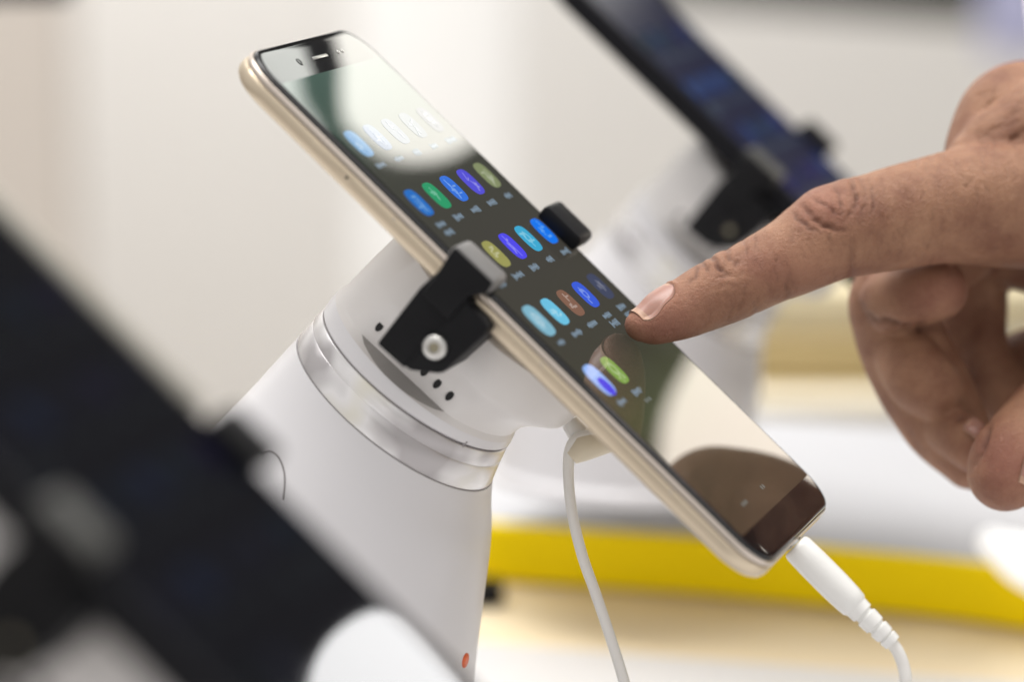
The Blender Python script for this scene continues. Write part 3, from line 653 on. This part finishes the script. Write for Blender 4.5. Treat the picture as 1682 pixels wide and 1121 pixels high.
def bulge(x, y, rx, ry, ang, h):
    global disp_
    a_ = math.radians(ang); u = (px - x) * math.cos(a_) + (py - y) * math.sin(a_); v = -(px - x) * math.sin(a_) + (py - y) * math.cos(a_)
    disp_ += h * np.exp(-((u / rx) ** 2 + (v / ry) ** 2) ** 1.3) * facing
# knuckle pad and folds at the middle joint
bulge(1352, 330, 40, 26, 20, .07); bulge(1390, 300, 26, 16, 20, .05); bulge(1345, 455, 60, 26, -25, .04)
groove([(1318, 338), (1335, 358), (1362, 374), (1388, 380)], 3.6, .07)
groove([(1330, 322), (1352, 336), (1376, 352), (1384, 346), (1380, 326), (1370, 306)], 2.8, .045)
groove([(1301, 349), (1312, 362), (1330, 374), (1346, 384)], 3.0, .05)
groove([(1396, 294), (1404, 318), (1404, 344), (1390, 366)], 3.4, .07)
groove([(1410, 290), (1420, 316), (1421, 344), (1412, 372)], 3.4, .06)
groove([(1424, 290), (1433, 312), (1434, 338), (1428, 356)], 2.6, .035)
groove([(1446, 284), (1452, 304), (1450, 325)], 2.4, .022, .3)
groove([(1400, 385), (1396, 420), (1398, 462)], 5.0, .035, .25)
groove([(1300, 440), (1294, 466), (1288, 494)], 4.5, .03, .25)
# folds at the end joint
bulge(1180, 425, 18, 12, -30, .05)
groove([(1193, 402), (1197, 420), (1208, 432), (1222, 434)], 3.6, .085, .8)
groove([(1166, 420), (1176, 436), (1186, 448), (1206, 452)], 3.6, .08, .8)
groove([(1180, 452), (1200, 456), (1220, 452)], 2.8, .035, .4)
groove([(1220, 394), (1226, 408), (1224, 422)], 2.6, .03, .4)
groove([(1238, 386), (1243, 398), (1240, 412)], 2.4, .02, .3)
groove([(1150, 428), (1158, 440), (1165, 448)], 2.6, .04, .5)
for y in (470, 484): groove([(1172, y + 4), (1195, y), (1222, y + 2)], 2.2, .015, .2)
# cuticle
groove([(1128, 470), (1137, 458), (1146, 444), (1152, 432)], 3.2, .03, .5)
# back of hand: fan of fine lines
rnd = random.Random(3)
for k in range(46):
    x = rnd.uniform(1480, 1690); y = rnd.uniform(232, 330) - (x - 1480) * .12; a_ = math.radians(rnd.uniform(50, 100)); L = rnd.uniform(14, 34)
    groove([(x, y), (x + L * .5 * math.cos(a_) + 2, y + L * .5 * math.sin(a_)), (x + L * math.cos(a_), y + L * math.sin(a_))], rnd.uniform(1.8, 3), rnd.uniform(.012, .03), .2)
for k in range(22):
    x = rnd.uniform(1590, 1682); y = rnd.uniform(150, 240); a_ = math.radians(rnd.uniform(-50, -15)); L = rnd.uniform(25, 60)
    groove([(x, y), (x + L * .5 * math.cos(a_), y + L * .5 * math.sin(a_) + 3), (x + L * math.cos(a_), y + L * math.sin(a_))], rnd.uniform(2.2, 4), rnd.uniform(.015, .035), .2)
for k in range(95):  # short cross lines all along the finger
    x = rnd.uniform(1140, 1560); yc = 540 - (x - 1060) * .5 if x < 1400 else 360; y = yc + rnd.uniform(-60, 60); a_ = math.radians(rnd.uniform(60, 115)); L = rnd.uniform(12, 30)
    groove([(x, y), (x + L * .5 * math.cos(a_), y + L * .5 * math.sin(a_)), (x + L * math.cos(a_), y + L * math.sin(a_))], rnd.uniform(1.6, 2.6), rnd.uniform(.010, .024), .2)
# folds of the bent fingers
groove([(1400, 505), (1440, 530), (1490, 540), (1555, 542)], 6, .10, .5)
groove([(1400, 476), (1412, 500), (1420, 530)], 4, .03, .3)
groove([(1545, 700), (1570, 690), (1600, 672)], 5, .09, .5)
groove([(1488, 700), (1505, 730), (1520, 745)], 4, .03, .3)
groove([(1625, 690), (1612, 740), (1590, 775)], 5, .08, .5)
co = co + Nn * (disp_ + .006 * pn)[:, None]
NAILS = []
def nailframe(base, tip, m, Wd, over=.03):
    t = tip - base; L_ = np.linalg.norm(t); t = t / L_; m = m - t * (m @ t); m /= np.linalg.norm(m); NAILS.append((base, t, m, np.cross(t, m), L_, Wd, over))
_md = -.46 * Xv + .86 * Uv - .17 * Fv; _md /= np.linalg.norm(_md)
nailframe(P(1120, 508, zi(1120)) + _md * .60, P(1052, 535, zi(1052)) + _md * .34, _md, .98)
nailframe(P(1712, 724, 86.6), P(1684, 800, 86.3), .85 * Xv + .30 * Uv - .6 * Fv, .9)
nailframe(P(1592, 690, 88.5), P(1624, 712, 88.4), .5 * Xv + .65 * Uv - .3 * Fv, .42)
def nailw(u, Wd): return Wd / 2 * np.sqrt(np.clip(1 - np.clip((.30 - u) / .30, 0, 1) ** 2 * .75, .05, 1)) * (1 - .30 * np.clip((u - .6) / .4, 0, 1) ** 2)
for (nb0, nt0, nm0, ns0, nL, nW, _) in NAILS:      # sink the bed a little and raise a fold of skin round it
    q = co - nb0; u = (q @ nt0) / nL; v = q @ ns0; up_ = q @ nm0
    wv = nailw(np.clip(u, 0, 1), nW); du = np.maximum(-u, 0) * nL; dv = np.maximum(np.abs(v) - wv, 0); dist = np.hypot(du, dv)
    near = (up_ > -.35) & (up_ < .6) & (u < 1.15)
    co += nm0 * (np.where(near & (u < .9), .030 * np.exp(-((dist - .06) / .05) ** 2), 0) - np.where(near & (dist < .02), .012, 0))[:, None]
# keep the fingertip just off the glass
loc = (co - Ow_main) @ R_main
inside = (np.abs(loc[:, 0]) < 3.7) & (np.abs(loc[:, 1]) < 7.6) & (loc[:, 2] < .02)
co[inside] += np.outer(.02 - loc[inside, 2], R_main[:, 2])
red = .7 * (.55 * np.exp(-(((px - 1085) / 75) ** 2 + ((py - 525) / 60) ** 2)) + .4 * np.exp(-(((px - 1350) / 50) ** 2 + ((py - 335) / 34) ** 2)) + .30 * np.exp(-(((px - 1300) / 90) ** 2 + ((py - 440) / 40) ** 2)) + .5 * np.exp(-(((px - 1655) / 60) ** 2 + ((py - 770) / 60) ** 2)) + .3 * np.exp(-(((px - 1540) / 60) ** 2 + ((py - 480) / 50) ** 2)))
hand_root = empty('person', loc=P(1900, 250, 93)); tag(hand_root, 'hand with outstretched index finger touching the phone screen, other fingers bent', 'person'); bpy.context.view_layer.update()
me = bpy.data.meshes.new('hand'); me.from_pydata([tuple(v * S) for v in co], [], polys); me.materials.append(M_skin)
for nm, arr in (('redness', red), ('crease', np.clip(crease, 0, 1))):
    a_ = me.attributes.new(nm, 'FLOAT', 'POINT'); a_.data.foreach_set('value', arr.astype(np.float32))
me.polygons.foreach_set('use_smooth', [True] * len(me.polygons)); me.update()
hand = link(bpy.data.objects.new('hand', me)); under(hand, hand_root)
# fingernails: thin plates lying on the bed, following the finger's curve
hb = BVHTree.FromPolygons([tuple(v) for v in co], polys)
for (nb0, nt0, nm0, ns0, nL, nW, over) in NAILS:
    na, nb = 17, 19; G_ = np.zeros((na, nb, 3)); ok = np.zeros((na, nb), bool)
    for i in range(na):
        for j in range(nb):
            v = (i / (na - 1) * 2 - 1); u = j / (nb - 1)
            o_ = nb0 + nt0 * u * nL + ns0 * v * float(nailw(u, nW)) + nm0 * 1.2
            h_, n_, _, dd_ = hb.ray_cast(Vector(o_), Vector(-nm0), 2.6)
            G_[i, j] = np.array(h_) if h_ else o_ - nm0 * 1.2; ok[i, j] = h_ is not None
    hc = [(G_[na // 2, j] - nb0) @ nm0 for j in range(nb)]
    for j in range(nb):
        u = j / (nb - 1)
        if u > .7: hc[j] = max(hc[j], hc[int(.7 * (nb - 1))] - (u - .7) * .45 * nL)
        for i in range(na):
            v = (i / (na - 1) * 2 - 1); h0 = (G_[i, j] - nb0) @ nm0; lo = hc[j] - .32 * v * v * nW / .98
            if h0 < lo: G_[i, j] += nm0 * (lo - h0)
    for _ in range(5):
        H_ = G_.copy(); H_[1:-1, 1:-1] = (G_[:-2, 1:-1] + G_[2:, 1:-1] + G_[1:-1, :-2] + G_[1:-1, 2:]) / 4; G_ = H_
    for i in range(na):
        for j in range(nb):
            v = (i / (na - 1) * 2 - 1); u = j / (nb - 1)
            G_[i, j] += nm0 * (.028 * (1 - v * v) ** .5 * min(1, u / .12) + .012 + .006 * u) + nt0 * over * max(0, (u - .8) / .2)
    V = [G_[i, j] for i in range(na) for j in range(nb)] + [G_[i, j] - nm0 * .035 for i in range(na) for j in range(nb)]
    Fc, fm = [], []; K = na * nb
    for o_ in (0, K):
        for i in range(na - 1):
            for j in range(nb - 1):
                q = (o_ + i * nb + j, o_ + i * nb + j + 1, o_ + (i + 1) * nb + j + 1, o_ + (i + 1) * nb + j); Fc.append(q if o_ else q[::-1]); fm.append(1 if j >= nb - 3 or (j < 2 and abs(i - 8) < 5) else 0)
    bd = [i * nb for i in range(na)] + [(na - 1) * nb + j for j in range(1, nb)] + [i * nb + nb - 1 for i in range(na - 2, -1, -1)] + [j for j in range(nb - 2, 0, -1)]
    for k in range(len(bd)):
        a1, b1 = bd[k], bd[(k + 1) % len(bd)]; Fc.append((a1, b1, b1 + K, a1 + K)); fm.append(1)
    under(mesh('fingernail', V, Fc, None, None, mats=[M_nail, M_nailtip], fm=fm), hand_root)
# forearm sleeve, out of the picture to the upper right
V, Fc = tube([P(2010, 30, 97), P(2300, -90, 99), P(2850, -280, 102), P(3500, -480, 106)], [3.7, 4.1, 4.8, 5.6], 32, 6)
sl = under(mesh('jacket_sleeve', V, Fc, M_olive, None), hand_root)

rings = []  # unseen torso, added to block light from the right of the hand
for z_, rx_, ry_ in ((-40, 15, 22), (-20, 16, 23), (0, 17, 24), (22, 18, 25), (42, 17, 24), (54, 12, 17), (60, 7, 8)):
    rings.append([np.array([78 + rx_ * math.cos(a_), 112 + ry_ * math.sin(a_), z_]) for a_ in np.linspace(0, 2 * math.pi, 32, endpoint=False)])
V, Fc = loft(rings); under(mesh('jacket', V, Fc, M_olive, None), hand_root)
print('HAND verts', nv, 'bbox', co.min(0).round(1), co.max(0).round(1))
